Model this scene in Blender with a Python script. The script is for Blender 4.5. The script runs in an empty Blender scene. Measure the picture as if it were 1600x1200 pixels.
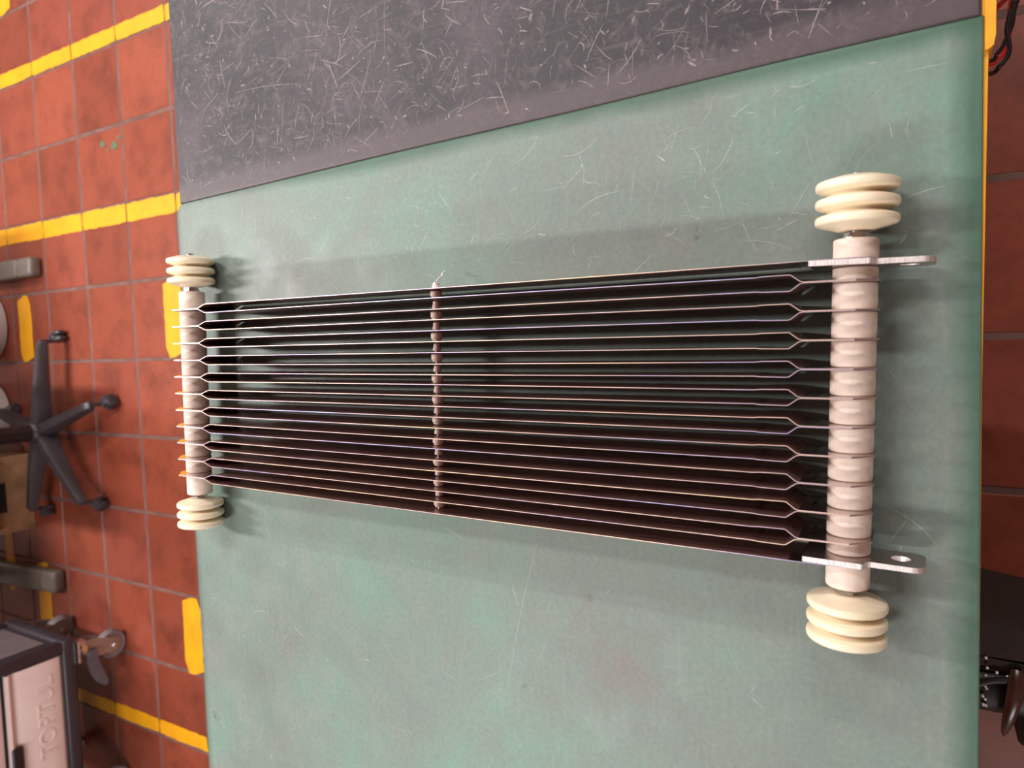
import bpy, bmesh, math, random
from mathutils import Vector, Matrix
random.seed(7)
sc = bpy.context.scene
COL = sc.collection

# ---------------------------------------------------------------- camera
cam = bpy.data.cameras.new('camera')
cam.sensor_fit = 'HORIZONTAL'; cam.sensor_width = 36.0
cam.lens = 1090.73 / 1600 * 36.0
cam.clip_start = 0.01; cam.clip_end = 60
cam.dof.use_dof = True; cam.dof.focus_distance = 0.86; cam.dof.aperture_fstop = 5.6
camo = bpy.data.objects.new('camera', cam); COL.objects.link(camo)
_r = Vector((-0.0326, -0.8680, -0.4955)); _u = Vector((0.9978, 0.0007, -0.0669)); _f = Vector((-0.0584, 0.4966, -0.8660))
_f.normalize(); _u = (_u - _f * _u.dot(_f)).normalized(); _r = _f.cross(_u)
m = Matrix.Identity(4)
for i in range(3):
    m[i][0] = _r[i]; m[i][1] = _u[i]; m[i][2] = -_f[i]
m[2][3] = 1.62806
camo.matrix_world = m
sc.camera = camo
# ---------------------------------------------------------------- world, lamps, exposure
w = bpy.data.worlds.new('workshop_ambient'); sc.world = w; w.use_nodes = True
w.node_tree.nodes['Background'].inputs[0].default_value = (1.0, 0.93, 0.90, 1)
w.node_tree.nodes['Background'].inputs[1].default_value = 0.22
def ceiling_or_fill_lamp(name, loc, sx, sy, power, col=(1, 0.965, 0.935)):
    l = bpy.data.lights.new(name, 'AREA'); l.shape = 'RECTANGLE'; l.size = sx; l.size_y = sy
    l.energy = power; l.color = col
    o = bpy.data.objects.new(name, l); COL.objects.link(o); o.location = loc
    return o
ceiling_or_fill_lamp('ceiling_or_fill_lamp', (0.34, 3.5, 3.1), 0.20, 1.5, 112)
ceiling_or_fill_lamp('ceiling_or_fill_lamp', (-1.70, 1.3, 3.1), 0.22, 1.5, 44)
ceiling_or_fill_lamp('ceiling_or_fill_lamp', (1.25, 1.4, 3.1), 0.22, 1.5, 30)
ceiling_or_fill_lamp('ceiling_or_fill_lamp', (2.6, 3.6, 3.1), 0.22, 1.5, 75)
ceiling_or_fill_lamp('ceiling_or_fill_lamp', (3.0, -0.4, 3.1), 0.22, 1.5, 80)  # added fill lamp, unseen, brightens the floor at the near right
ceiling_or_fill_lamp('ceiling_or_fill_lamp', (-3.4, -1.2, 3.1), 0.22, 1.5, 60)  # added unseen filler, raises the general light from the left
vs = sc.view_settings
vs.view_transform = 'Standard'; vs.look = 'None'; vs.gamma = 1; vs.use_curve_mapping = False
vs.exposure = 0.35

# ---------------------------------------------------------------- helpers
def lin(r, g, b):
    f = lambda c: (c / 255 / 12.92) if c / 255 <= 0.04045 else ((c / 255 + 0.055) / 1.055) ** 2.4
    return (f(r), f(g), f(b), 1)
class Mat:
    def __init__(s, name, col=(0.5, 0.5, 0.5, 1), rough=0.5, metal=0.0, spec=0.5):
        s.m = bpy.data.materials.new(name); s.m.use_nodes = True
        s.t = s.m.node_tree; s.b = s.t.nodes['Principled BSDF']
        s.b.inputs['Base Color'].default_value = col; s.b.inputs['Roughness'].default_value = rough
        s.b.inputs['Metallic'].default_value = metal; s.b.inputs['Specular IOR Level'].default_value = spec
    def n(s, typ, **kw):
        nd = s.t.nodes.new(typ)
        for k, v in kw.items():
            if k.startswith('i_'): nd.inputs[k[2:].replace('_', ' ')].default_value = v
            else: setattr(nd, k, v)
        return nd
    def l(s, a, b): s.t.links.new(a, b)
    def coord(s, scale=(1, 1, 1), rot=(0, 0, 0), which='Object'):
        c = s.n('ShaderNodeTexCoord'); mp = s.n('ShaderNodeMapping')
        mp.inputs['Scale'].default_value = scale; mp.inputs['Rotation'].default_value = rot
        s.l(c.outputs[which], mp.inputs[0]); return mp.outputs[0]
    def noise(s, vec, scale, detail=4, rough=0.55, dist=0):
        nd = s.n('ShaderNodeTexNoise'); nd.inputs['Scale'].default_value = scale
        nd.inputs['Detail'].default_value = detail; nd.inputs['Roughness'].default_value = rough
        nd.inputs['Distortion'].default_value = dist
        if vec is not None: s.l(vec, nd.inputs['Vector'])
        return nd.outputs['Fac']
    def ramp(s, fac, stops):
        nd = s.n('ShaderNodeValToRGB'); e = nd.color_ramp.elements
        while len(e) < len(stops): e.new(0.5)
        for el, (p, c) in zip(e, stops): el.position = p; el.color = c
        s.l(fac, nd.inputs[0]); return nd.outputs[0]
    def mix(s, fac, a, b, typ='MIX'):
        nd = s.n('ShaderNodeMix', data_type='RGBA', blend_type=typ)
        for inp, v in ((nd.inputs[0], fac), (nd.inputs[6], a), (nd.inputs[7], b)):
            if hasattr(v, 'is_linked'): s.l(v, inp)
            else: inp.default_value = v
        return nd.outputs[2]
    def math(s, op, a, b=0.0, clamp=False):
        nd = s.n('ShaderNodeMath', operation=op, use_clamp=clamp)
        for inp, v in ((nd.inputs[0], a), (nd.inputs[1], b)):
            if hasattr(v, 'is_linked'): s.l(v, inp)
            else: inp.default_value = v
        return nd.outputs[0]
    def color(s, sock): s.l(sock, s.b.inputs['Base Color'])
    def bump(s, h, strength=0.3, dist=0.001):
        nd = s.n('ShaderNodeBump'); nd.inputs['Strength'].default_value = strength; nd.inputs['Distance'].default_value = dist
        s.l(h, nd.inputs['Height']); s.l(nd.outputs[0], s.b.inputs['Normal'])
W4 = lambda v: (v, v, v, 1)
def mottled(name, c1, c2, scale, rough, metal=0.0, bump=0.0, spec=0.5, bscale=None):
    M = Mat(name, c1, rough, metal, spec); v = M.coord()
    M.color(M.ramp(M.noise(v, scale), [(0.3, c1), (0.7, c2)]))
    if bump: M.bump(M.noise(v, bscale or scale * 8), bump)
    return M.m

# --- materials
def make_tile_mat():
    M = Mat('terracotta_tile', rough=0.42, spec=0.4); info = M.n('ShaderNodeObjectInfo')
    add = M.n('ShaderNodeVectorMath', operation='ADD')
    M.l(M.coord(which='Object'), add.inputs[0]); M.l(info.outputs['Location'], add.inputs[1])
    v = add.outputs[0]
    base = M.ramp(info.outputs['Random'], [(0.0, lin(120, 55, 38)), (0.4, lin(134, 63, 43)), (0.75, lin(130, 61, 47)), (1.0, lin(140, 68, 48))])
    n1 = M.noise(v, 7, 6, 0.6)
    st = M.ramp(n1, [(0.3, W4(0.66)), (0.52, W4(1.0)), (0.75, W4(1.08))])
    c = M.mix(1.0, base, st, 'MULTIPLY')
    n2 = M.noise(v, 60, 3, 0.6)
    c = M.mix(1.0, c, M.ramp(n2, [(0.3, W4(0.88)), (0.6, W4(1.03))]), 'MULTIPLY')
    dirt = M.ramp(M.noise(v, 26, 3, 0.5), [(0.66, W4(0)), (0.74, W4(0.55))])
    c = M.mix(dirt, c, lin(104, 52, 42)); M.color(c)
    M.bump(n2, 0.15, 0.001); return M.m
tile_mat = make_tile_mat()
grout_mat = mottled('grout', lin(116, 84, 77), lin(88, 62, 57), 14, 0.9, bump=0.4, bscale=150)
def make_paint_mat():
    M = Mat('yellow_floor_paint', rough=0.5); v = M.coord(which='Object')
    c = M.ramp(M.noise(v, 9, 4), [(0.3, lin(206, 140, 4)), (0.6, lin(220, 152, 2))])
    d = M.ramp(M.noise(v, 120, 3, 0.6), [(0.62, W4(0)), (0.70, W4(0.6))])
    M.color(M.mix(d, c, lin(150, 100, 20))); return M.m
paint_mat = make_paint_mat()
def make_green():
    M = Mat('green_bench_rubber', rough=0.5, spec=0.35); v = M.coord()
    n1 = M.noise(v, 3.2, 6, 0.62, 0.3); n2 = M.noise(v, 14, 5, 0.6); n3 = M.noise(v, 160, 3, 0.6)
    c = M.ramp(n1, [(0.30, lin(110, 117, 113)), (0.5, lin(115, 130, 123)), (0.66, lin(110, 141, 128))])
    c = M.mix(M.ramp(n2, [(0.45, W4(0)), (0.75, W4(0.55))]), c, lin(128, 134, 128))
    st = M.noise(M.coord((2.0, 26, 1), (0, 0, 0.02)), 6, 4, 0.6)
    c = M.mix(M.ramp(st, [(0.52, W4(0)), (0.85, W4(0.28))]), c, lin(138, 146, 140))
    pk = M.ramp(M.noise(v, 5.3, 5, 0.7), [(0.60, W4(0)), (0.72, W4(0.45))]); c = M.mix(pk, c, lin(128, 112, 110))
    dk = M.ramp(M.noise(v, 21, 4, 0.7), [(0.68, W4(0)), (0.76, W4(0.5))]); c = M.mix(dk, c, lin(78, 90, 82))
    c = M.mix(1.0, c, M.ramp(n3, [(0.3, W4(0.9)), (0.7, W4(1.06))]), 'MULTIPLY')
    # unworn border along the free edges keeps its original green
    sep = M.n('ShaderNodeSeparateXYZ'); tc = M.n('ShaderNodeTexCoord'); M.l(tc.outputs['Object'], sep.inputs[0])
    wob = M.math('MULTIPLY', M.math('SUBTRACT', M.noise(v, 9, 3), 0.5), 0.016)
    dn = M.math('ADD', M.math('ADD', sep.outputs[1], 0.0575), wob)
    dr = M.math('ADD', M.math('SUBTRACT', 0.2808, M.math('ADD', sep.outputs[0], M.math('MULTIPLY', sep.outputs[1], 0.0212))), wob)
    fade = M.math('MULTIPLY', M.math('SUBTRACT', sep.outputs[1], 0.72), 0.05)   # far part of the side border is worn too
    dr = M.math('ADD', dr, M.math('MAXIMUM', fade, 0.0))
    df = M.math('ADD', M.math('SUBTRACT', 1.101, sep.outputs[1]), 0.004)
    for d, wd, a in ((dn, 0.030, 0.75), (dr, 0.022, 0.75), (df, 0.014, 0.4)):
        k = M.ramp(M.math('DIVIDE', d, wd, True), [(0.25, W4(a)), (1.0, W4(0))])
        c = M.mix(k, c, lin(52, 86, 68))
    M.color(c)
    M.l(M.ramp(n2, [(0.3, W4(0.42)), (0.7, W4(0.58))]), M.b.inputs['Roughness'])
    M.bump(n3, 0.12, 0.0006); return M.m
green_mat = make_green()
def make_black():
    M = Mat('black_bench_rubber', rough=0.5, spec=0.4); v = M.coord()
    n1 = M.noise(v, 5, 6, 0.65, 0.6); n2 = M.noise(v, 34, 7, 0.8, 1.6); n3 = M.noise(v, 140, 3, 0.6)
    c = M.ramp(n1, [(0.32, lin(34, 30, 36)), (0.52, lin(48, 41, 48)), (0.7, lin(70, 59, 67))])
    c = M.mix(M.ramp(n2, [(0.50, W4(0)), (0.70, W4(0.75))]), c, lin(100, 87, 92))
    st = M.noise(M.coord((30, 2.0, 1), (0, 0, 0.05)), 4, 4, 0.7)
    c = M.mix(M.ramp(st, [(0.55, W4(0)), (0.8, W4(0.5))]), c, lin(98, 86, 90))
    c = M.mix(1.0, c, M.ramp(n3, [(0.3, W4(0.82)), (0.7, W4(1.12))]), 'MULTIPLY')
    # the strip beside the green mat is rubbed to a dusty brown-grey
    sep = M.n('ShaderNodeSeparateXYZ'); tc = M.n('ShaderNodeTexCoord'); M.l(tc.outputs['Object'], sep.inputs[0])
    d = M.math('SUBTRACT', M.math('ADD', sep.outputs[0], M.math('MULTIPLY', sep.outputs[1], 0.0212)), 0.2808)
    d = M.math('ADD', d, M.math('MULTIPLY', M.math('SUBTRACT', M.noise(v, 7, 4), 0.5), 0.05))
    c = M.mix(M.ramp(M.math('DIVIDE', d, 0.05, True), [(0.45, W4(0.55)), (0.85, W4(0))]), c, lin(92, 79, 82))
    M.color(c); M.bump(n3, 0.15, 0.0006); return M.m
black_mat = make_black()
def make_scratch(name, col, amin, amax):
    M = Mat(name, col, 0.6); g = M.n('ShaderNodeNewGeometry')
    nz = M.noise(M.coord(), 300, 2)
    a = M.n('ShaderNodeMapRange'); M.l(g.outputs['Random Per Island'], a.inputs[0])
    a.inputs[3].default_value = amin; a.inputs[4].default_value = amax
    M.l(M.math('MULTIPLY', a.outputs[0], M.ramp(nz, [(0.3, W4(0.35)), (0.6, W4(1))])), M.b.inputs['Alpha']); return M.m
scr_black = make_scratch('scuffed_rubber', lin(190, 172, 174), 0.03, 0.55)
scr_green = make_scratch('pale_scuff', lin(206, 212, 204), 0.10, 0.65)
def make_blade():
    M = Mat('dark_heat_tinted_steel', rough=0.30, metal=0.75); v = M.coord((40, 1.3, 14))
    n1 = M.noise(v, 6, 4, 0.6)
    M.color(M.ramp(n1, [(0.3, (0.20, 0.09, 0.078, 1)), (0.5, (0.38, 0.195, 0.17, 1)), (0.72, (0.54, 0.31, 0.275, 1))]))
    M.bump(M.noise(M.coord((1, 2.0, 7)), 5, 3), 0.10, 0.004); return M.m
blade_mat = make_blade()
def make_edge():
    M = Mat('bright_strip_edge', rough=0.5, metal=1.0); info = M.n('ShaderNodeObjectInfo')
    add = M.n('ShaderNodeVectorMath', operation='ADD'); cx = M.n('ShaderNodeCombineXYZ')
    M.l(M.math('MULTIPLY', info.outputs['Random'], 31.0), cx.inputs[0])
    M.l(M.coord((0.0, 2.4, 0)), add.inputs[0]); M.l(cx.outputs[0], add.inputs[1])
    n = M.noise(add.outputs[0], 1.4, 2)
    M.color(M.ramp(n, [(0.28, (0.86, 0.70, 0.42, 1)), (0.42, (0.78, 0.57, 0.50, 1)), (0.54, (0.60, 0.46, 0.45, 1)), (0.66, (0.48, 0.42, 0.68, 1)), (0.76, (0.46, 0.60, 0.78, 1))]))
    return M.m
edge_mat = make_edge()
tab_mat = mottled('polished_tab_steel', (0.50, 0.41, 0.39, 1), (0.64, 0.55, 0.53, 1), 30, 0.17, 1.0)
plate_face = mottled('terminal_plate_steel', (0.50, 0.41, 0.38, 1), (0.60, 0.51, 0.48, 1), 60, 0.32, 1.0)
def make_cut():
    M = Mat('bright_cut_steel', rough=0.5, metal=1.0); v = M.coord((60, 400, 400))
    n = M.noise(v, 2, 3); M.color(M.ramp(n, [(0.3, (0.72, 0.63, 0.62, 1)), (0.6, (0.98, 0.93, 0.92, 1))])); M.bump(n, 0.3, 0.0006); return M.m
cut_mat = make_cut()
steel_mat = mottled('zinc_steel', (0.62, 0.60, 0.60, 1), (0.8, 0.78, 0.77, 1), 80, 0.24, 1.0)
def make_ceramic():
    M = Mat('unglazed_ceramic', rough=0.62, spec=0.3); v = M.coord()
    n = M.noise(v, 40, 5, 0.65)
    c = M.ramp(n, [(0.3, lin(232, 212, 199)), (0.7, lin(243, 226, 213))])
    d = M.ramp(M.noise(v, 190, 3, 0.6), [(0.70, W4(0)), (0.76, W4(0.5))]); c = M.mix(d, c, lin(150, 120, 112))
    b = M.ramp(M.noise(M.coord((14, 60, 60)), 3, 3), [(0.5, W4(0)), (0.7, W4(0.2))]); c = M.mix(b, c, lin(210, 188, 178))
    M.color(c); M.bump(n, 0.1, 0.0005); return M.m
ceramic_mat = make_ceramic()
def make_glaze():
    M = Mat('cream_glazed_ceramic', rough=0.34, spec=0.5); v = M.coord()
    M.color(M.ramp(M.noise(v, 22, 4), [(0.3, lin(240, 222, 192)), (0.7, lin(244, 230, 204))]))
    M.b.inputs['Coat Weight'].default_value = 0.15; M.b.inputs['Coat Roughness'].default_value = 0.3
    return M.m
glaze_mat = make_glaze()
bead_mat = mottled('bead_ceramic', lin(246, 226, 216), lin(250, 236, 228), 90, 0.55)
yellow_steel = mottled('chipped_yellow_enamel', lin(226, 160, 26), lin(214, 146, 36), 60, 0.45, bump=0.2, bscale=200)
bench_wood = mottled('dark_bench_board', lin(70, 58, 52), lin(88, 74, 66), 10, 0.7)
chair_plastic = mottled('charcoal_nylon', lin(54, 47, 51), lin(64, 56, 60), 30, 0.40)
chair_dark = mottled('black_nylon', lin(30, 27, 31), lin(38, 34, 38), 30, 0.4)
caster_plastic = mottled('caster_nylon', lin(52, 48, 54), lin(62, 57, 63), 30, 0.25)
fabric_mat = mottled('dark_seat_fabric', lin(38, 34, 38), lin(50, 45, 50), 200, 0.9)
foot_mat = mottled('warm_grey_powder_coat', lin(104, 94, 88), lin(116, 106, 98), 40, 0.38)
desk_mat = mottled('grey_laminate', lin(170, 165, 158), lin(180, 175, 168), 10, 0.5)
bucket_mat = mottled('white_plastic', lin(196, 184, 182), lin(206, 195, 192), 8, 0.4)
card_mat = mottled('worn_cardboard', lin(176, 134, 98), lin(140, 102, 74), 16, 0.9, bump=0.4, bscale=60)
cart_dark = mottled('dark_cart_enamel', lin(46, 39, 46), lin(54, 46, 52), 20, 0.45)
cart_grey = mottled('grey_cart_panel', lin(92, 80, 84), lin(104, 92, 94), 20, 0.5)
cart_cream = mottled('cream_drawer_enamel', lin(216, 194, 192), lin(224, 204, 200), 10, 0.45)
black_grip = mottled('black_grip_plastic', lin(24, 22, 24), lin(34, 31, 34), 30, 0.4)
tyre_mat = mottled('grey_wheel_rubber', lin(112, 98, 100), lin(126, 112, 112), 30, 0.5)
fork_mat = mottled('yellowed_zinc_fork', (0.34, 0.27, 0.23, 1), (0.44, 0.36, 0.31, 1), 40, 0.35, 0.7)
lever_mat = mottled('grey_brake_lever', lin(84, 76, 84), lin(94, 86, 94), 40, 0.4)
leather_body = mottled('dark_brown_canvas', lin(33, 18, 14), lin(44, 25, 19), 60, 0.85, bump=0.3, bscale=400)
leather_black = mottled('black_leather', lin(14, 10, 10), lin(22, 16, 16), 60, 0.45)
leather_gloss = mottled('glossy_brown_leather', lin(58, 28, 22), lin(72, 38, 30), 40, 0.28)
stud_mat = mottled('pale_metal_stud', (0.8, 0.74, 0.7, 1), (0.9, 0.85, 0.8, 1), 100, 0.3, 0.6)
wire_black = mottled('black_cable_sheath', lin(22, 18, 18), lin(30, 25, 24), 60, 0.35)
wire_red = mottled('red_cable_sheath', lin(190, 26, 30), lin(206, 36, 38), 60, 0.4)
thread_mat = mottled('white_thread', lin(232, 226, 230), lin(244, 240, 244), 60, 0.6)
dent_mat = mottled('weld_dimple', (0.05, 0.035, 0.03, 1), (0.08, 0.05, 0.045, 1), 60, 0.3, 1.0)

# --- object plumbing
def link(name, mesh, mats, parent=None, smooth=False, angle=None):
    o = bpy.data.objects.new(name, mesh); COL.objects.link(o)
    if mesh is not None:
        if not isinstance(mats, (list, tuple)): mats = [mats]
        if len(mesh.materials) == 0:
            for k in mats: mesh.materials.append(k)
        if smooth:
            for p in mesh.polygons: p.use_smooth = True
            if angle: mesh.set_sharp_from_angle(angle=math.radians(angle))
    if parent: o.parent = parent
    return o
def from_bm(name, bm, mats, parent=None, smooth=False, angle=40):
    bmesh.ops.recalc_face_normals(bm, faces=bm.faces)
    me = bpy.data.meshes.new(name); bm.to_mesh(me); bm.free()
    return link(name, me, mats, parent, smooth, angle)
def empty(name, loc=(0, 0, 0), rz=0.0):
    o = bpy.data.objects.new(name, None); COL.objects.link(o); o.location = loc; o.rotation_euler = (0, 0, rz)
    o.empty_display_size = 0.05; return o
def tag(o, label, cat, group=None):
    o['label'] = label; o['category'] = cat
    if group: o['group'] = group
    return o
def box(bm, x0, x1, y0, y1, z0, z1, bev=0.0, seg=2, mtx=None):
    r = bmesh.ops.create_cube(bm, size=1.0)['verts']
    S = Matrix.Translation(((x0 + x1) / 2, (y0 + y1) / 2, (z0 + z1) / 2)) @ Matrix.Diagonal((x1 - x0, y1 - y0, z1 - z0, 1))
    if mtx: S = mtx @ S
    bmesh.ops.transform(bm, matrix=S, verts=r)
    if bev:
        es = {e for v in r for e in v.link_edges}
        bmesh.ops.bevel(bm, geom=list(es), offset=bev, segments=seg, affect='EDGES', profile=0.5)
def lathe(bm, prof, axis='X', seg=40, origin=(0, 0, 0)):
    # prof: list of (along, radius)
    rings = []
    for a, r in prof:
        ring = []
        for k in range(seg):
            t = 2 * math.pi * k / seg; c, s = r * math.cos(t), r * math.sin(t)
            p = {'X': (a, c, s), 'Y': (c, a, s), 'Z': (c, s, a)}[axis]
            ring.append(bm.verts.new([p[q] + origin[q] for q in range(3)]))
        rings.append(ring)
    for A, B in zip(rings, rings[1:]):
        for k in range(seg): bm.faces.new((A[k], A[(k + 1) % seg], B[(k + 1) % seg], B[k]))
    bm.faces.new(rings[0]); bm.faces.new(rings[-1])
def tube(bm, pts, r, seg=10, taper=None, flat=1.0):
    pts = [Vector(p) for p in pts]; rings = []; n0 = None
    for i, p in enumerate(pts):
        d = (pts[min(i + 1, len(pts) - 1)] - pts[max(i - 1, 0)]).normalized()
        up = Vector((0, 0, 1)) if abs(d.z) < 0.9 else Vector((0, 1, 0))
        a = d.cross(up).normalized(); b = a.cross(d)
        rr = r if taper is None else taper[i]
        rings.append([bm.verts.new(p + a * rr * math.cos(2 * math.pi * k / seg) + b * rr * flat * math.sin(2 * math.pi * k / seg)) for k in range(seg)])
    for A, B in zip(rings, rings[1:]):
        for k in range(seg): bm.faces.new((A[k], A[(k + 1) % seg], B[(k + 1) % seg], B[k]))
    bm.faces.new(rings[0]); bm.faces.new(rings[-1])
def spline(ctrl, n=8):
    P = [Vector(c) for c in ctrl]; P = [2 * P[0] - P[1]] + P + [2 * P[-1] - P[-2]]; out = []
    for i in range(1, len(P) - 2):
        for k in range(n):
            t = k / n; a, b, c, d = P[i - 1], P[i], P[i + 1], P[i + 2]
            out.append(0.5 * ((2 * b) + (c - a) * t + (2 * a - 5 * b + 4 * c - d) * t * t + (3 * b - a - 3 * c + d) * t ** 3))
    out.append(P[-2]); return out
def prism(bm, poly, z0, z1):
    lo = [bm.verts.new((x, y, z0)) for x, y in poly]; hi = [bm.verts.new((x, y, z1)) for x, y in poly]
    n = len(poly); bm.faces.new(hi); bm.faces.new(lo[::-1])
    for k in range(n): bm.faces.new((lo[k], lo[(k + 1) % n], hi[(k + 1) % n], hi[k]))

# ================================================================= SETTING: tiled floor
T = 0.3; GX = 1.18322; GY = 3.20953      # tile pitch, grid origin
bm = bmesh.new(); box(bm, -5.2, 5.2, -4.2, 6.6, -0.06, -0.0022)
floor = from_bm('floor', bm, grout_mat); floor['kind'] = 'structure'
bm = bmesh.new(); box(bm, -0.1435, 0.1435, -0.1435, 0.1435, -0.010, 0.0, 0.0022, 1)
bmesh.ops.recalc_face_normals(bm, faces=bm.faces)
tile_me = bpy.data.meshes.new('tile'); bm.to_mesh(tile_me); bm.free()
near_cells = [(i, j) for i in range(-3, 11) for j in range(-4, 13)]
for i, j in near_cells:
    o = link('tile', tile_me, tile_mat, floor)
    o.location = (GX - T * (i + 0.5) + random.uniform(-.0008, .0008), GY - T * (j + 0.5) + random.uniform(-.0008, .0008), random.uniform(-.0007, .0))
    o.rotation_euler = (0, 0, random.uniform(-.003, .003))
bm = bmesh.new(); seen = set(near_cells)
for i in range(-12, 19):
    for j in range(-10, 23):
        if (i, j) in seen: continue
        x = GX - T * (i + 0.5); y = GY - T * (j + 0.5)
        if abs(x) > 5 or not -4 < y < 6.4: continue
        box(bm, x - .1435, x + .1435, y - .1435, y + .1435, -0.010, -0.0004)
o = from_bm('outer_tile_field', bm, tile_mat, floor); o['kind'] = 'stuff'
def paint(x0, x1, y0, y1, rnd=0.0, jit=0.0025):
    # one dab of yellow line paint with slightly ragged sides
    pts = []
    def side(a, b):
        n = max(2, int((Vector(b) - Vector(a)).length / 0.022))
        for k in range(n):
            t = k / n; pts.append((a[0] + (b[0] - a[0]) * t + random.uniform(-jit, jit), a[1] + (b[1] - a[1]) * t + random.uniform(-jit, jit)))
    r = max(rnd, 0.003)
    side((x0 + r, y0), (x1 - r, y0)); side((x1, y0 + r), (x1, y1 - r)); side((x1 - r, y1), (x0 + r, y1)); side((x0, y1 - r), (x0, y0 + r))
    bm = bmesh.new(); prism(bm, pts, 0.0002, 0.0012)
    return from_bm('yellow_paint', bm, paint_mat, floor)
def long_line(x0, x1, j0, j1):
    for j in range(j0, j1):
        y1 = GY - T * j - 0.003; paint(x0, x1, y1 - T + 0.005, y1, 0.002)
long_line(1.186, 1.243, -4, 8); long_line(0.511, 0.581, -4, 8); long_line(-1.510, -1.452, -4, 8)
for yy in (2.308, 3.353):
    paint(-0.013, 0.279, yy, yy + 0.106, 0.02); paint(-1.218, -0.919, yy, yy + 0.106, 0.02)
paint(-1.09, -0.80, 3.655, 3.73, 0.02); paint(1.483, 1.79, 3.345, 3.45, 0.02)
o = paint(0.60, 0.618, 2.05, 2.07); o.name = 'yellow_paint'
bm = bmesh.new()
for (x, y, r) in ((0.826, 2.735, .015), (0.808, 2.66, .018), (0.80, 2.70, .007), (0.835, 2.63, .008)):
    prism(bm, [(x + r * random.uniform(.7, 1.1) * math.cos(t * math.pi / 5), y + 1.3 * r * random.uniform(.7, 1.1) * math.sin(t * math.pi / 5)) for t in range(10)], 0.0002, 0.0009)
from_bm('green_paint_spot', bm, mottled('green_paint', lin(74, 88, 62), lin(88, 96, 68), 90, 0.6), floor)

wall_paint = mottled('warm_grey_wall_paint', lin(176, 170, 162), lin(186, 180, 172), 3, 0.8)
ceil_paint = mottled('white_ceiling_paint', lin(206, 203, 198), lin(214, 211, 206), 3, 0.9)
for nm, a in (('wall_left', (-5.3, -5.2, -4.2, 6.6)), ('wall_right', (5.2, 5.3, -4.2, 6.6)), ('wall_front', (-5.3, 5.3, -4.3, -4.2)), ('wall_back', (-5.3, 5.3, 6.6, 6.7))):
    bm = bmesh.new(); box(bm, *a, -0.06, 3.2); o = from_bm(nm, bm, wall_paint); o['kind'] = 'structure'
bm = bmesh.new(); box(bm, -5.3, 5.3, -4.3, 6.7, 3.2, 3.3); o = from_bm('ceiling', bm, ceil_paint); o['kind'] = 'structure'

# ================================================================= WORKBENCH AND MATS
ZB = 0.847; ZM = 0.850
bench = empty('workbench', (0, 0.52, 0)); tag(bench, 'workbench with a chipped yellow steel rim, carrying a green and a black rubber mat', 'workbench')
def bpart(name, bm, mat, **k):
    o = from_bm(name, bm, mat, None, **k); o.parent = bench; o.matrix_parent_inverse = Matrix.Translation((0, -0.52, 0)); return o
bm = bmesh.new(); prism(bm, [(-1.25, -0.0545), (1.15, -0.0560), (1.15, 1.088), (-1.25, 1.100)], ZB - 0.035, ZB)
bpart('bench_top', bm, bench_wood)
bm = bmesh.new(); prism(bm, [(-1.25, -0.0520), (-1.25, -0.0550), (-0.05, -0.0572), (0.24, -0.0602), (1.15, -0.0640), (1.15, -0.0545)], ZB - 0.055, ZB - 0.0005)
bpart('steel_rim', bm, yellow_steel)
bm = bmesh.new(); pts = [(0.250, -0.0575), (0.2505, -0.0605), (0.2535, -0.0640), (0.262, -0.0655), (1.15, -0.0700), (1.15, -0.0575)]
prism(bm, pts, ZB - 0.05, ZB + 0.004); bpart('rim_cover', bm, yellow_steel)
for x in (-1.15, 1.05):
    for y in (-0.01, 1.03):
        bm = bmesh.new(); box(bm, x - .03, x + .03, y - .03, y + .03, 0, ZB - 0.035, .004); bpart('leg', bm, yellow_steel)
bm = bmesh.new(); box(bm, -1.12, 1.02, 1.015, 1.045, 0.12, 0.16); bpart('stretcher', bm, yellow_steel)

def mat_mesh(outer, inset, z0, z1, drop):
    # sheet with edges that roll down towards the bench
    bm = bmesh.new(); n = len(outer)
    def ins(d):
        res = []
        for k in range(n):
            p, a, b = Vector(outer[k]), Vector(outer[k - 1]), Vector(outer[(k + 1) % n])
            e1 = (p - a).normalized(); e2 = (b - p).normalized(); n1 = Vector((-e1.y, e1.x)); n2 = Vector((-e2.y, e2.x))
            bis = (n1 + n2).normalized(); res.append(p + bis * d / max(0.4, bis.dot(n1)))
        return res
    levels = [(0, z0), (0, z0 + (z1 - z0) * 0.35), (0.0012, z1 - drop)] + [(inset * t, z1 - drop * (1 - t) ** 2) for t in (0.25, 0.5, 0.75, 1.0)]
    rings = []
    for d, z in levels: rings.append([bm.verts.new((p.x, p.y, z)) for p in ins(d)])
    for A, B in zip(rings, rings[1:]):
        for k in range(n): bm.faces.new((A[k], A[(k + 1) % n], B[(k + 1) % n], B[k]))
    bm.faces.new(rings[-1]); bm.faces.new(rings[0][::-1]); return bm
gpoly = [(-1.22, -0.0565), (0.2818, -0.0565), (0.2795, 0.12), (0.2735, 0.345), (0.2690, 0.62), (0.2580, 1.060)]
gpoly += [(0.2575 - 0.018 * (1 - math.cos(t)), 1.086 + 0.018 * math.sin(t)) for t in (0.0, 0.5, 1.05, 1.57)]
gpoly += [(-0.4, 1.1055), (-1.22, 1.1065)]
gm = from_bm('green_mat', mat_mesh(gpoly, 0.014, ZB + .0003, ZM, 0.0008), green_mat, None, True, 60)
tag(gm, 'worn grey-green rubber mat covering the workbench under the resistor', 'mat')
bpoly = [(0.2820, -0.0540), (1.12, -0.0540), (1.12, 1.0925), (0.2578, 1.0940), (0.2582, 1.060), (0.2692, 0.62), (0.2737, 0.345), (0.2797, 0.12)]
kb = from_bm('black_mat', mat_mesh(bpoly, 0.008, ZB + .0003, ZM - 0.0004, 0.0002), black_mat, None, True, 60)
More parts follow.
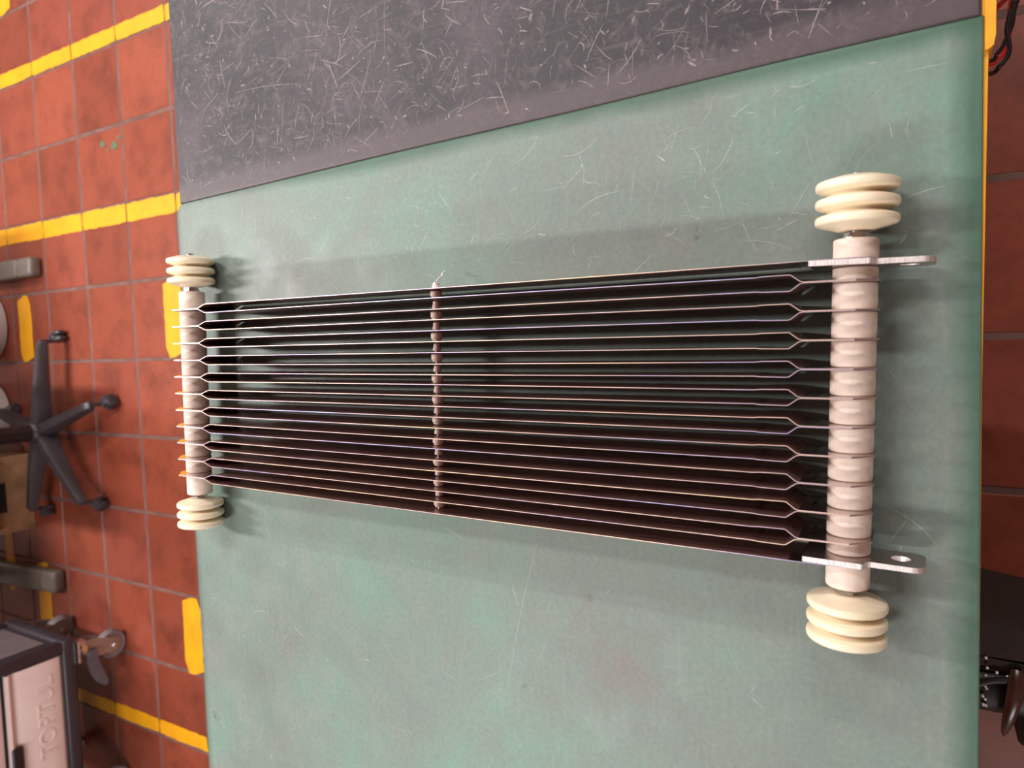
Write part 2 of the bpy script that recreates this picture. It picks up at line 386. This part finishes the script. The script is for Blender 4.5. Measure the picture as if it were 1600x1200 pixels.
tag(kb, 'black scuffed rubber mat beside the green mat on the workbench', 'mat')
def scratches(name, parent, mat, inside, xr, yr, n, z, lmin, lmax, wmin, wmax, fixed=()):
    bm = bmesh.new(); todo = list(fixed)
    tries = 0
    while len(todo) < n + len(fixed) and tries < n * 6:
        tries += 1
        x, y = random.uniform(*xr), random.uniform(*yr); a = random.uniform(0, 2 * math.pi)
        L = math.exp(random.uniform(math.log(lmin), math.log(lmax))); cur = random.gauss(0, 0.9) if random.random() < .6 else random.gauss(0, .1)
        seg = 6; pts = [(x, y)]
        for s in range(seg):
            a += cur / seg; pts.append((pts[-1][0] + L / seg * math.cos(a), pts[-1][1] + L / seg * math.sin(a)))
        if all(inside(*p) for p in pts): todo.append((pts, random.uniform(wmin, wmax) * (1.6 if L < .012 else 1)))
    for pts, wd in todo:
        prev = None; n_ = len(pts)
        for k, p in enumerate(pts):
            q0, q1 = pts[max(k - 1, 0)], pts[min(k + 1, n_ - 1)]; d = Vector((q1[0] - q0[0], q1[1] - q0[1])).normalized()
            hw = wd * 0.5 * (0.25 + 0.75 * math.sin(math.pi * (k + 0.4) / (n_ - 0.2)))
            cur_ = (bm.verts.new((p[0] - d.y * hw, p[1] + d.x * hw, z)), bm.verts.new((p[0] + d.y * hw, p[1] - d.x * hw, z)))
            if prev: bm.faces.new((prev[0], prev[1], cur_[1], cur_[0]))
            prev = cur_
    me = bpy.data.meshes.new(name); bm.to_mesh(me); bm.free()
    for p in me.polygons:
        if p.normal.z < 0: p.flip()
    o = link(name, me, mat, parent); o['kind'] = 'stuff'; return o
fb = []
for q in range(26):                                      # long straight cuts across the black mat
    x, y = random.uniform(.33, .72), random.uniform(.05, .95); a = random.uniform(0, math.pi); L = random.uniform(.05, .16)
    fb.append(([(x + L * (t / 5 - .5) * math.cos(a + .02 * t), y + L * (t / 5 - .5) * math.sin(a + .02 * t)) for t in range(6)], random.uniform(.0005, .0012)))
in_black = lambda x, y: 0.294 - 0.0212 * y < x < 1.1 and -0.04 < y < 1.08
in_green = lambda x, y: x < 0.262 - 0.0212 * y and -0.03 < y < 1.08
scratches('scratch_marks', kb, scr_black, in_black, (0.27, 1.0), (-0.04, 1.08), 3400, ZM - 0.00025, 0.003, 0.050, 0.0004, 0.0018, [f for f in fb if all(in_black(*p) for p in f[0])])
fx = []
def fs(pts, wd): fx.append((pts, wd))
fs([(-.235, .41), (-.285, .425), (-.335, .44), (-.40, .455), (-.47, .47)], .0006)
scratches('scratch_marks', gm, scr_green, in_green, (-0.75, 0.26), (-0.03, 1.08), 230, ZM + 0.00015, 0.005, 0.06, 0.0003, 0.0009, fx)
scratches('scuff_marks', gm, scr_green, in_green, (0.09, 0.26), (0.0, 1.08), 260, ZM + 0.00018, 0.005, 0.05, 0.0004, 0.0010)

# ================================================================= GRID RESISTOR
RY = math.radians(-1.55); SH = -0.013; LR = 0.9795      # yaw, skew, distance between the rods
ZR = 0.0365                                             # rod axis above the mat
res = empty('grid_resistor', (-0.0800, 0.0499, ZM), RY)
tag(res, 'long grid resistor of dark steel strips on ceramic rods with cream ribbed insulators', 'resistor')
sx = lambda x, y: x + SH * y
HT, HB = 0.0355, 0.0335                                 # strip half widths above and below the axis
tabs = [0.1272 - 0.0271 * k for k in range(10)]
ftab = [0.1365 - 0.02675 * k for k in range(11)]
near_x = [0.1465] + [t + s for t in tabs for s in (0.0068, -0.0068)] + [-0.1390]
TH = 0.0008
def strip(k):
    nx = near_x[k]; ft = ftab[k // 2]; fxp = ft + (0.0067 if k % 2 == 0 else -0.0067)
    fend = ft + (TH * 0.55 if k % 2 == 0 else -TH * 0.55)
    st = []                                             # (y, x, top, bottom)
    if 0 < k < 21:
        tx = tabs[(k - 1) // 2]; te = tx + (TH * 0.55 if k % 2 == 1 else -TH * 0.55); o = (0.0009 if k % 2 == 1 else -0.0009)
        st += [(-0.0215, te, .019, .019), (-0.003, te, HT, HB), (0.0415, te, HT, HB), (0.0445, te + o * 1.0, HT, HB), (0.0525, nx + o * .6, HT, HB), (0.0545, nx + o, HT, HB), (0.078, nx + o * .7, HT, HB), (0.084, nx, HT, HB)]
    else:
        s = 1 if k == 0 else -1
        st += [(-0.012, nx + s * .0006, HT - .004, HB), (0.034, nx + s * .0006, HT - .001, HB), (0.05, nx + s * 0.0003, HT, HB), (0.08, nx, HT, HB)]
    bow = random.uniform(-.0009, .0009); n = 14
    for q in range(1, n):
        t = q / n; y = 0.084 + (LR - 0.084 - 0.088) * t
        st.append((y, nx + (fxp - nx) * t + bow * math.sin(math.pi * t), HT, HB))
    st += [(LR - 0.080, fxp, HT, HB), (LR - 0.0765, fxp - (fxp - ft) * .08, HT, HB), (LR - 0.063, ft + (fxp - ft) * .18, HT, HB), (LR - 0.060, fend, HT, HB), (LR + 0.003, fend, HT, HB), (LR + 0.0285, fend, .012, .012)]
    bm = bmesh.new(); rings = []
    for i, (y, x, zt, zb) in enumerate(st):
        a, b = st[max(i - 1, 0)], st[min(i + 1, len(st) - 1)]
        dx, dy = b[1] - a[1], b[0] - a[0]; L = math.hypot(dx, dy); nxv, nyv = dy / L, -dx / L
        h = TH / 2
        P = lambda s, z: bm.verts.new((sx(x + s * nxv * h, y), y + s * nyv * h, ZR + z))
        rings.append((P(-1, -zb), P(1, -zb), P(1, zt), P(-1, zt)))
    for i, (A, B) in enumerate(zip(rings, rings[1:])):
        ys = st[i][0]; tabz = ys < 0.0415 or ys > LR - 0.062
        for q in range(4):
            f = bm.faces.new((A[q], A[(q + 1) % 4], B[(q + 1) % 4], B[q]))
            f.material_index = 1 if q in (0, 2) else (2 if tabz else 0)
    for R in (rings[0], rings[-1]):
        f = bm.faces.new(R); f.material_index = 1
    o = from_bm('resistor_strip', bm, [blade_mat, edge_mat, tab_mat], res)
    if 0 < k < 21 and k % 2 == 1:                       # three weld dimples on the tab face
        bm = bmesh.new()
        for zz in (0.012, 0.0, -0.012):
            for sgn, xx in ((1, tx + TH * 1.1),):
                r = bmesh.ops.create_circle(bm, cap_ends=True, segments=12, radius=0.0021)['verts']
                bmesh.ops.transform(bm, matrix=Matrix.Translation((sx(xx, .031) + .00012, .031, ZR + zz)) @ Matrix.Rotation(math.pi / 2, 4, 'Y'), verts=r)
        me = bpy.data.meshes.new('weld_dimple'); bm.to_mesh(me); bm.free()
        link('weld_dimple', me, dent_mat, o)
    return o
for k in range(22): strip(k)

RT = 0.0197
def bushing(x0, x1, y):
    b = 0.0016; L = x1 - x0
    prof = [(0, RT - .006), (0, RT - b), (b * .35, RT - b * .35), (b, RT)] + [(L * t, RT) for t in (.3, .7)] + [(L - b, RT), (L - b * .35, RT - b * .35), (L, RT - b), (L, RT - .006)]
    bm = bmesh.new(); lathe(bm, prof, 'X', 44, (sx(x0, y), y, ZR))
    return from_bm('ceramic_bushing', bm, ceramic_mat, res, True, 50)
EN = 0.1673; g = TH * 1.15
PT = 0.0050                                             # terminal plate thickness
pr_, pl_ = near_x[0] - .0002, near_x[21] + .0002        # outer faces of the terminal plates
cuts = [EN] + [None]
lims = [(pr_ + .0016, EN)]
prev = pr_ - PT - .0003
for t in tabs: lims.append((t + g, prev)); prev = t - g
lims.append((pl_ + PT + .0003, prev)); lims.append((-EN, pl_ - .0016))
for a, b in lims: bushing(a, b, 0.0)
prev = EN
for t in ftab: bushing(t + g, prev, LR); prev = t - g
bushing(-EN, prev, LR)
for y in (0.0, LR):
    bm = bmesh.new(); lathe(bm, [(-EN - .050, .0052), (EN + .050, .0052)], 'X', 16, (sx(0, y), y, ZR)); from_bm('steel_rod', bm, steel_mat, res, True, 40)
def insulator(x, s, y):
    R0 = 0.0365; prof = [(0.0, .010), (0.0, .0165), (.0008, .0182), (.0022, .0225)]
    for q in range(3):
        c = 0.0098 + q * 0.0160
        prof += [(c - .0060, .0284), (c - .0042, .0340), (c - .0036, .0353), (c - .0024, .0362), (c - .0010, R0), (c + .0010, R0), (c + .0024, .0362), (c + .0036, .0353), (c + .0042, .0340), (c + .0060, .0284)]
        if q < 2: prof += [(c + .0071, .0252), (c + .0080, .0246), (c + .0089, .0252)]
    prof += [(.0490, .0240), (.0500, .0215), (.0502, .0180), (.0502, .008)]
    bm = bmesh.new(); lathe(bm, [(a * s, r) for a, r in prof], 'X', 64, (sx(x, y), y, ZR))
    o = from_bm('ribbed_insulator', bm, glaze_mat, res, True, 60)
    bm = bmesh.new(); x0 = x - s * .0075
    lathe(bm, [(0, .0110), (s * .0046, .0110)], 'X', 6, (sx(x0 + s * .0016, y), y, ZR)); from_bm('nut', bm, steel_mat, o)
    bm = bmesh.new(); lathe(bm, [(0, .0130), (s * .0015, .0130)], 'X', 28, (sx(x0, y), y, ZR)); from_bm('washer', bm, steel_mat, o)
    bm = bmesh.new(); lathe(bm, [(0, .0055), (s * .0035, .0055), (s * .0045, .0042)], 'X', 16, (sx(x + s * .0502, y), y, ZR)); from_bm('bolt_end', bm, steel_mat, o, True, 30)
for y in (0.0, LR):
    insulator(EN + .0075, 1, y); insulator(-EN - .0075, -1, y)
def terminal(xo, s):
    # plate in the YZ plane: wide body, notched shoulders and a round-cornered lug with a hole
    def arc(cy, cz, r, a0, a1, n=6): return [(cy + r * math.cos(math.radians(a0 + (a1 - a0) * t / n)), cz + r * math.sin(math.radians(a0 + (a1 - a0) * t / n))) for t in range(n + 1)]
    Lw, Bw = .0245, HT
    top = [(.0375, Bw - .001), (.0365, Bw), (-.0130, Bw)] + arc(-.0130, Bw - .003, .003, 90, 180, 3)
    top += [(-.0160, Lw + .0050)] + arc(-.0205, Lw + .0045, .0045, 0, -90, 4) + [(-.024, Lw)]
    top += [(-.0545, Lw)] + arc(-.0545, Lw - .011, .011, 90, 180, 7)
    bot = [(y, -z) for y, z in top[::-1]]
    bot = [(y, max(z, -HB)) for y, z in bot]
    out = top + bot
    hole = [(-.0450 + .0083 * math.cos(-2 * math.pi * k / 28), .0083 * math.sin(-2 * math.pi * k / 28)) for k in range(28)]
    bm = bmesh.new(); es = []
    rings = []
    for loop in (out, hole):
        vs_ = [bm.verts.new((0, y, z)) for y, z in loop]; rings.append(vs_)
        es += [bm.edges.new((vs_[k], vs_[(k + 1) % len(vs_)])) for k in range(len(vs_))]
    bmesh.ops.triangle_fill(bm, use_beauty=True, edges=es)
    fs_ = list(bm.faces); r = bmesh.ops.extrude_face_region(bm, geom=fs_)
    bmesh.ops.translate(bm, vec=(-s * PT, 0, 0), verts=[v for v in r['geom'] if isinstance(v, bmesh.types.BMVert)])
    bmesh.ops.translate(bm, vec=(xo, 0, ZR), verts=bm.verts)
    bmesh.ops.recalc_face_normals(bm, faces=bm.faces)
    for f in bm.faces: f.material_index = 0 if abs(f.normal.x) > .7 else 1
    o = from_bm('terminal_plate', bm, [plate_face, cut_mat], res); return o
terminal(pr_, 1); terminal(pl_, -1)
# middle support rod with a spool in every gap
YM = 0.4815
def mid_x(k):
    ft = ftab[k // 2]; fxp = ft + (0.0067 if k % 2 == 0 else -0.0067); t = (YM - .084) / (LR - .172); return near_x[k] + (fxp - near_x[k]) * t
bm = bmesh.new(); lathe(bm, [(mid_x(21) - .010, .0020), (mid_x(0) + .010, .0020)], 'X', 10, (SH * YM, YM, ZR + .009)); from_bm('support_rod', bm, steel_mat, res, True, 40)
for k in range(-1, 22):
    if k == -1: a, b, big = mid_x(0) + .001, mid_x(0) + .0085, False
    elif k == 21: a, b, big = mid_x(21) - .0085, mid_x(21) - .001, False
    else: a, b, big = mid_x(k + 1) + .0012, mid_x(k) - .0012, k % 2 == 0
    r = .0074 if big else .0052; L = b - a
    prof = [(0, r * .62), (L * .06, r * .8), (L * .22, r * .84), (L * .3, r), (L * .88, r), (L, r * .8)] if big else [(0, r * .6), (L * .12, r), (L * .45, r * .95), (L * .55, r * .8), (L * .9, r * .85), (L, r * .6)]
    bm = bmesh.new(); lathe(bm, prof, 'X', 20, (sx(a, YM), YM, ZR + .009)); from_bm('ceramic_bead', bm, bead_mat, res, True, 40)
bm = bmesh.new(); x0 = mid_x(0) + .009
tube(bm, spline([(sx(x0 - .002, YM), YM, ZR + .009), (x0 - .002, YM + .004, .036), (x0 + .004, YM + .0005, .030), (x0 + .006, YM + .006, .024), (x0 + .010, YM + .005, .018)], 4), .0010, 6); from_bm('thread_end', bm, thread_mat, res)

# ================================================================= OFFICE CHAIR
CX, CY = -0.302, 3.125
chair = empty('office_chair', (CX, CY, 0)); tag(chair, 'charcoal swivel chair on a five-arm base with casters, standing on the tiles', 'chair')
bm = bmesh.new(); lathe(bm, [(.075, .030), (.080, .046), (.135, .048), (.150, .040), (.155, .030)], 'Z', 28); from_bm('hub', bm, chair_plastic, chair, True, 40)
bm = bmesh.new(); lathe(bm, [(.13, .033), (.27, .033), (.272, .026), (.33, .026)], 'Z', 24); from_bm('column', bm, chair_dark, chair, True, 40)
angs = [-5, -72, -139, 157, 79]; RA = 0.375
for a in angs:
    ca, sa = math.cos(math.radians(a)), math.sin(math.radians(a))
    bm = bmesh.new(); prevr = None
    for t in (0, .12, .3, .5, .7, .88, .97, 1.0):
        rr = .02 + (RA - .02) * t; zt = .140 - .020 * t - .010 * t * t; hh = .070 * (1 - t) + .030 * t; wd = .027 * (1 - t) + .019 * t
        if t == 1.0: zt -= .008; hh -= .012; wd *= .8
        c = (rr * ca, rr * sa); e = (-sa, ca)
        sect = [(-wd * 1.05, zt - hh), (-wd, zt - .014), (-wd * .62, zt), (wd * .62, zt), (wd, zt - .014), (wd * 1.05, zt - hh)]
        ring = [bm.verts.new((c[0] + e[0] * q, c[1] + e[1] * q, z)) for q, z in sect]
        if prevr:
            for k in range(6): bm.faces.new((prevr[k], prevr[(k + 1) % 6], ring[(k + 1) % 6], ring[k]))
        else: bm.faces.new(ring)
        prevr = ring
    bm.faces.new(prevr); arm = from_bm('base_arm', bm, chair_plastic, chair, True, 35)
    # twin caster
    b2 = math.radians(a + random.uniform(-35, 35)); px, py = (RA + .018) * ca, (RA + .018) * sa
    Mx = Matrix.Translation((px, py, .027)) @ Matrix.Rotation(b2, 4, 'Z')
    for s in (-1, 1):
        bm = bmesh.new(); lathe(bm, [(s * .004, .023), (s * .006, .027), (s * .018, .027), (s * .0215, .023), (s * .022, .010)], 'X', 26)
        bmesh.ops.transform(bm, matrix=Mx, verts=bm.verts); from_bm('caster_wheel', bm, caster_plastic, arm, True, 40)
    bm = bmesh.new(); box(bm, -.018, .018, -.014, .026, .002, .031, .008)
    bmesh.ops.transform(bm, matrix=Mx, verts=bm.verts); lathe(bm, [(.05, .008), (.100, .008)], 'Z', 12, (px * .95, py * .95, 0)); from_bm('caster_hood', bm, caster_plastic, arm, True, 40)
bm = bmesh.new(); box(bm, -.12, .12, -.12, .12, .33, .36, .01); from_bm('seat_plate', bm, chair_dark, chair)
bm = bmesh.new(); box(bm, -.25, .25, -.25, .22, .46, .545, .035, 3); from_bm('seat', bm, fabric_mat, chair, True, 60)
bm = bmesh.new(); lathe(bm, [(.36, .06), (.46, .09)], 'Z', 16); from_bm('seat_mechanism', bm, chair_dark, chair)
bm = bmesh.new(); box(bm, -.22, .22, -.32, -.26, .62, 1.08, .028, 3); from_bm('backrest', bm, fabric_mat, chair, True, 60)
bm = bmesh.new(); tube(bm, [(0, -.1, .45), (0, -.27, .45), (0, -.335, .52), (0, -.335, .80)], .022, 10); from_bm('back_post', bm, chair_dark, chair)

# ================================================================= DESK WITH CANTILEVER FEET
desk = empty('desk', (-0.3, 3.75, 0)); tag(desk, 'desk on two warm-grey steel feet with end caps, around the swivel chair', 'desk')
def dpart(name, bm, mat, par=None, **k):
    o = from_bm(name, bm, mat, None, **k)
    o.parent = par or desk
    if par is None: o.matrix_parent_inverse = Matrix.Translation((0.3, -3.75, 0))
    return o
for (xa, xb, yf, tilt) in ((0.352, 0.432, 3.235, 0.006), (-1.020, -0.925, 3.222, -0.045)):
    def sk(bm):
        for v in bm.verts: v.co.x += tilt * (v.co.y - yf) * -1 if tilt > 0 else tilt * (v.co.y - yf) * 1.0
    bm = bmesh.new(); box(bm, xa, xb, yf + .118, yf + .75, 0.004, .052, .010, 2); sk(bm); ft_ = dpart('foot', bm, foot_mat, smooth=True, angle=50)
    bm = bmesh.new(); box(bm, xa - .001, xb + .001, yf, yf + .115, 0.0, .053, .016, 3); sk(bm); dpart('end_cap', bm, foot_mat, ft_, smooth=True, angle=50)
    bm = bmesh.new(); box(bm, xa + .015, xb - .015, yf + .52, yf + .60, .053, .70, .006); sk(bm); dpart('upright', bm, foot_mat)
bm = bmesh.new(); box(bm, -1.05, 0.52, 3.30, 4.10, .70, .73, .003); dpart('desk_top', bm, desk_mat)

# ================================================================= UNDER THE DESK
def bucket(x, y, r, h, label):
    e = empty('bucket', (x, y, 0)); tag(e, label, 'bucket')
    bm = bmesh.new(); lathe(bm, [(0, r * .80), (.006, r * .86), (h * .6, r * .95), (h, r), (h, r * .95), (.02, r * .8)], 'Z', 40); from_bm('bucket_body', bm, bucket_mat, e, True, 50)
    bm = bmesh.new(); lathe(bm, [(h - .03, r * .985), (h - .03, r * 1.05), (h, r * 1.06), (h + .008, r * 1.04), (h + .010, r * .9)], 'Z', 40); from_bm('lid', bm, bucket_mat, e, True, 50)
bucket(0.155, 3.715, 0.185, 0.32, 'white plastic bucket beside the right desk foot, free of the chair')
bucket(-0.250, 3.725, 0.165, 0.28, 'white plastic bucket behind the chair base, next to the cardboard box')
cb = empty('cardboard_box', (-0.60, 3.62, 0), 0.03); tag(cb, 'worn brown cardboard box on the tiles behind the chair base', 'box')
bm = bmesh.new(); x0, x1, y0, y1, hb = -.168, .170, -.165, .22, .24
for a in ((x0, x1, y0, y0 + .005), (x0, x1, y1 - .005, y1), (x0, x0 + .005, y0 + .005, y1 - .005), (x1 - .005, x1, y0 + .005, y1 - .005)): box(bm, *a, 0, hb)
box(bm, x0 + .005, x1 - .005, y0 + .005, y1 - .005, 0, .005); from_bm('box_wall', bm, card_mat, cb)
bm = bmesh.new(); box(bm, x0, x1, y0 - .075, y0 - .002, hb - .004, hb + .001, mtx=Matrix.Translation((0, y0, hb)) @ Matrix.Rotation(math.radians(38), 4, 'X') @ Matrix.Translation((0, -y0, -hb))); from_bm('flap', bm, card_mat, cb)
bm = bmesh.new(); box(bm, -.075, .055, y0 - .0015, y0 + .001, .105, .150, .0005); from_bm('dark_patch', bm, black_grip, cb)  # dark rectangle on the front wall of the box

# ================================================================= TOOL CART
tc = empty('tool_cart', (-1.45, 3.08, 0)); tag(tc, 'tool cart with dark frame, cream drawers and swivel casters, on the tiles', 'tool cart')
INV = Matrix.Translation((1.45, -3.08, 0))
def cpart(name, bm, mat, par=None, **k):
    o = from_bm(name, bm, mat, None, **k); o.parent = par or tc
    if par is None: o.matrix_parent_inverse = INV
    return o
X0, X1, Y0, Y1, Z0, Z1 = -1.78, -1.072, 2.780, 3.235, 0.204, 0.98
bm = bmesh.new(); box(bm, X0 + .01, X1 - .012, Y0 + .020, Y1 - .01, Z0 + .02, Z1 - .01); cpart('carcass', bm, cart_dark)
bm = bmesh.new(); box(bm, X0, X1, Y0, Y1, Z0, Z0 + .050, .010, 2); cpart('base_frame', bm, cart_dark, smooth=True, angle=50)
bm = bmesh.new(); box(bm, X0, X1, Y0, Y1, Z1 - .04, Z1, .010, 2); cpart('top_frame', bm, cart_dark)
for xa in (X0, X1 - .046):
    for ya in (Y0, Y1 - .046):
        bm = bmesh.new(); box(bm, xa, xa + .046, ya, ya + .046, Z0 + .045, Z1 - .035, .010, 2); cpart('corner_post', bm, cart_dark, smooth=True, angle=50)
bm = bmesh.new(); box(bm, X1 - .014, X1 - .006, Y0 + .075, Y1 - .07, Z0 + .075, Z1 - .07, .002); cpart('side_panel', bm, cart_grey)
bm = bmesh.new(); box(bm, X0 + .046, X1 - .046, Y0 + .006, Y0 + .02, Z0 + .052, Z0 + .060, .002); cpart('sill_strip', bm, cart_grey)
def drawer(z0, z1):
    # extruded profile: curved cream face with a pull lip along its upper edge
    prof = [(.016, z0), (.004, z0 + .002), (.0, z0 + .012), (-.001, z0 + .05), (.001, z1 - .048), (.006, z1 - .034), (.009, z1 - .026), (.004, z1 - .020), (-.003, z1 - .014), (-.006, z1 - .008), (-.004, z1), (.016, z1)]
    bm = bmesh.new(); xa, xb = X0 + .048, X1 - .048; rs = []
    for x in (xa, xb): rs.append([bm.verts.new((x, Y0 + d, z)) for d, z in prof])
    n = len(prof)
    for k in range(n): bm.faces.new((rs[0][k], rs[0][(k + 1) % n], rs[1][(k + 1) % n], rs[1][k]))
    bm.faces.new(rs[0]); bm.faces.new(rs[1]); d = cpart('drawer', bm, cart_cream, smooth=True, angle=40)
    bm = bmesh.new(); box(bm, xa + .15, xa + .345, Y0 - .012, Y0 + .008, z1 - .038, z1 - .002, .005, 2); cpart('grip', bm, black_grip, d, smooth=True, angle=50)
    return d
zz = [(0.264, 0.450), (0.464, 0.590), (0.604, 0.730), (0.744, 0.830), (0.844, 0.930)]
ds = [drawer(a, b) for a, b in zz]
cu = bpy.data.curves.new('lettering', 'FONT'); cu.body = 'TOPTUL'; cu.size = 0.079; cu.extrude = 0.0012; cu.bevel_depth = 0.0006; cu.align_x = 'CENTER'; cu.space_character = 1.06
to = bpy.data.objects.new('lettering', cu); COL.objects.link(to)
bpy.context.view_layer.update()
me = bpy.data.meshes.new_from_object(to.evaluated_get(bpy.context.evaluated_depsgraph_get())); bpy.data.objects.remove(to)
me.transform(Matrix.Translation((-1.328, Y0 - .0012, 0.299)) @ Matrix.Rotation(math.pi / 2, 4, 'X')); me.materials.clear()
lo = link('embossed_lettering', me, cart_cream, ds[0])
lo['label'] = 'raised letters reading TOPTUL'
def caster(x, y, ang, brake):
    e = Matrix.Translation((x, y, 0)) @ Matrix.Rotation(ang, 4, 'Z')
    def add(name, bm, mat, par, **k):
        bmesh.ops.transform(bm, matrix=e, verts=bm.verts); return cpart(name, bm, mat, par, **k)
    off = -.028
    bm = bmesh.new(); box(bm, -.042, .042, -.042, .042, .196, .204, .001); c = add('caster', bm, steel_mat, None)
    bm = bmesh.new(); lathe(bm, [(.160, .026), (.166, .036), (.182, .036), (.188, .026), (.196, .026)], 'Z', 24); add('swivel_bearing', bm, steel_mat, c, smooth=True, angle=40)
    bm = bmesh.new()
    for s in (-1, 1):
        poly = [(-.032, .166), (.030, .166), (.024, .120), (off + .026, .044), (off, .034), (off - .024, .046), (-.050, .120)]
        yy = s * .0235; lo_ = [bm.verts.new((px, yy - .0016, pz)) for px, pz in poly]; hi_ = [bm.verts.new((px, yy + .0016, pz)) for px, pz in poly]
        bm.faces.new(lo_); bm.faces.new(hi_[::-1])
        for k in range(len(poly)): bm.faces.new((lo_[k], lo_[(k + 1) % len(poly)], hi_[(k + 1) % len(poly)], hi_[k]))
    box(bm, -.032, .030, -.025, .025, .160, .166); add('fork', bm, fork_mat, c)
    bm = bmesh.new(); lathe(bm, [(-.016, .040), (-.018, .051), (-.010, .058), (.010, .058), (.018, .051), (.016, .040)], 'Y', 36, (off, 0, .058)); add('wheel', bm, tyre_mat, c, smooth=True, angle=50)
    bm = bmesh.new(); lathe(bm, [(-.0185, .036), (.0185, .036)], 'Y', 30, (off, 0, .058)); add('wheel_hub', bm, fork_mat, c, smooth=True, angle=40)
    bm = bmesh.new(); lathe(bm, [(-.033, .007), (-.031, .009), (.031, .009), (.033, .007)], 'Y', 12, (off, 0, .058)); add('axle', bm, steel_mat, c, smooth=True, angle=40)
    if brake:
        bm = bmesh.new(); pts = [(-.010, .158), (-.060, .160), (-.110, .150), (-.150, .130), (-.168, .112), (-.170, .100), (-.150, .096), (-.105, .112), (-.060, .128), (-.010, .132)]
        pts = [(-px, pz) for px, pz in pts]
        lo_ = [bm.verts.new((-px, -.040, pz)) for px, pz in pts]; hi_ = [bm.verts.new((-px, -.012, pz)) for px, pz in pts]
        bm.faces.new(lo_); bm.faces.new(hi_[::-1])
        for k in range(len(pts)): bm.faces.new((lo_[k], lo_[(k + 1) % len(pts)], hi_[(k + 1) % len(pts)], hi_[k]))
        add('brake_lever', bm, lever_mat, c)
caster(-1.131, 2.812, math.radians(0), True)
caster(-1.135, 3.185, math.radians(-20), False); caster(-1.715, 2.84, math.radians(12), True); caster(-1.715, 3.185, math.radians(150), False)

# ================================================================= NEAR THE FRONT OF THE BENCH
pouch = empty('leather_pouch', (-0.56, -0.24, 0)); tag(pouch, 'dark brown leather bag with pale studs below the front edge of the workbench', 'bag')
PI_ = Matrix.Translation((0.56, 0.24, 0))
def ppart(name, bm, mat, **k):
    o = from_bm(name, bm, mat, None, **k); o.parent = pouch; o.matrix_parent_inverse = PI_; return o
bm = bmesh.new(); box(bm, -.565, -.455, -.46, -.02, 0, .300, .035, 4)
for v in bm.verts:
    if v.co.y < -.12 and v.co.x > -.5: v.co.x += .32 * (v.co.y + .12) * .55
ppart('bag_body', bm, leather_body, smooth=True, angle=60)
bm = bmesh.new(); box(bm, -.632, -.560, -.30, -.055, 0, .292, .022, 3); ppart('front_pocket', bm, leather_black, smooth=True, angle=60)
bm = bmesh.new(); tube(bm, spline([(-.632, -.055, .298), (-.600, -.075, .304), (-.575, -.095, .306), (-.562, -.13, .306), (-.566, -.17, .304), (-.572, -.21, .300)], 6), .0055, 8); ppart('piping', bm, leather_black, smooth=True)
bm = bmesh.new(); tube(bm, spline([(-.544, -.146, .302), (-.563, -.1445, .310), (-.590, -.1405, .314), (-.620, -.1350, .312), (-.644, -.1305, .306), (-.657, -.1290, .300)], 5), .02, 14, [.0085, .0100, .0108, .0113, .0117] + [.0120 - .00003 * k * k for k in range(16)] + [.0048, .0040, .0032, .0024, .0015], .6); ppart('tongue_flap', bm, leather_gloss, smooth=True)
bm = bmesh.new(); box(bm, -.68, -.60, -.34, -.150, 0, .285, .012, 3); ppart('side_pocket', bm, leather_black, smooth=True, angle=60)
studs = [(1541, 1026), (1543, 1042), (1541, 1054), (1558, 1051), (1553, 1059), (1580, 1054), (1574, 1059), (1595, 1061), (1591, 1067), (1537, 1069), (1541, 1073), (1543, 1077), (1537, 1088), (1541, 1094), (1538, 1102), (1542, 1104)]
for (ix, iy) in studs:
    X_ = -0.470 - (iy - 968) * 0.001063 + 0.0003 * (ix - 1540); Y_ = -0.104 - (ix - 1540) * 0.00086
    zt = .3035 if X_ > -.567 else .296
    bm = bmesh.new(); r = bmesh.ops.create_uvsphere(bm, u_segments=10, v_segments=6, radius=.0026)['verts']; bmesh.ops.translate(bm, vec=(X_, Y_, zt), verts=r); ppart('stud', bm, stud_mat, smooth=True, angle=None)
def cable(name, ctrl, r, mat, label):
    bm = bmesh.new(); tube(bm, spline(ctrl, 8), r, 10); o = from_bm(name, bm, mat, None, True, 60); tag(o, label, 'cable'); return o
cable('cable', [(.262, .02, .76), (.278, -.045, .70), (.296, -.080, .62), (.3029, -.0889, .62), (.3108, -.0955, .62), (.3189, -.0979, .62), (.3285, -.0972, .62), (.336, -.0959, .62), (.3433, -.0953, .62), (.3536, -.097, .62), (.3658, -.0999, .62), (.3802, -.1046, .62), (.46, -.13, .58), (.60, -.15, .40), (.66, -.15, .1), (.68, -.15, .008), (.82, -.15, .006)], .0027, wire_black, 'thick black cable looping out from under the yellow bench edge, outermost of the bundle')
cable('cable', [(.300, .02, .70), (.310, -.045, .64), (.3214, -.083, .585), (.3283, -.0893, .585), (.336, -.095, .585), (.3442, -.098, .585), (.3509, -.1011, .585), (.3613, -.1042, .585), (.3756, -.1059, .585), (.3914, -.1101, .585), (.43, -.115, .55), (.51, -.11, .38), (.56, -.10, .1), (.58, -.10, .008), (.72, -.10, .006)], .0024, wire_black, 'black cable running close along the red one below the yellow bench edge')
cable('cable', [(.325, .02, .62), (.326, -.045, .58), (.3306, -.0862, .545), (.334, -.0921, .545), (.3389, -.098, .545), (.3451, -.1012, .545), (.3555, -.1031, .545), (.3682, -.105, .545), (.3949, -.1061, .545), (.4082, -.1079, .545), (.425, -.095, .45), (.43, -.07, .25), (.44, -.06, .1), (.46, -.06, .008), (.60, -.05, .006)], .0032, wire_red, 'bright red cable below the yellow bench edge')
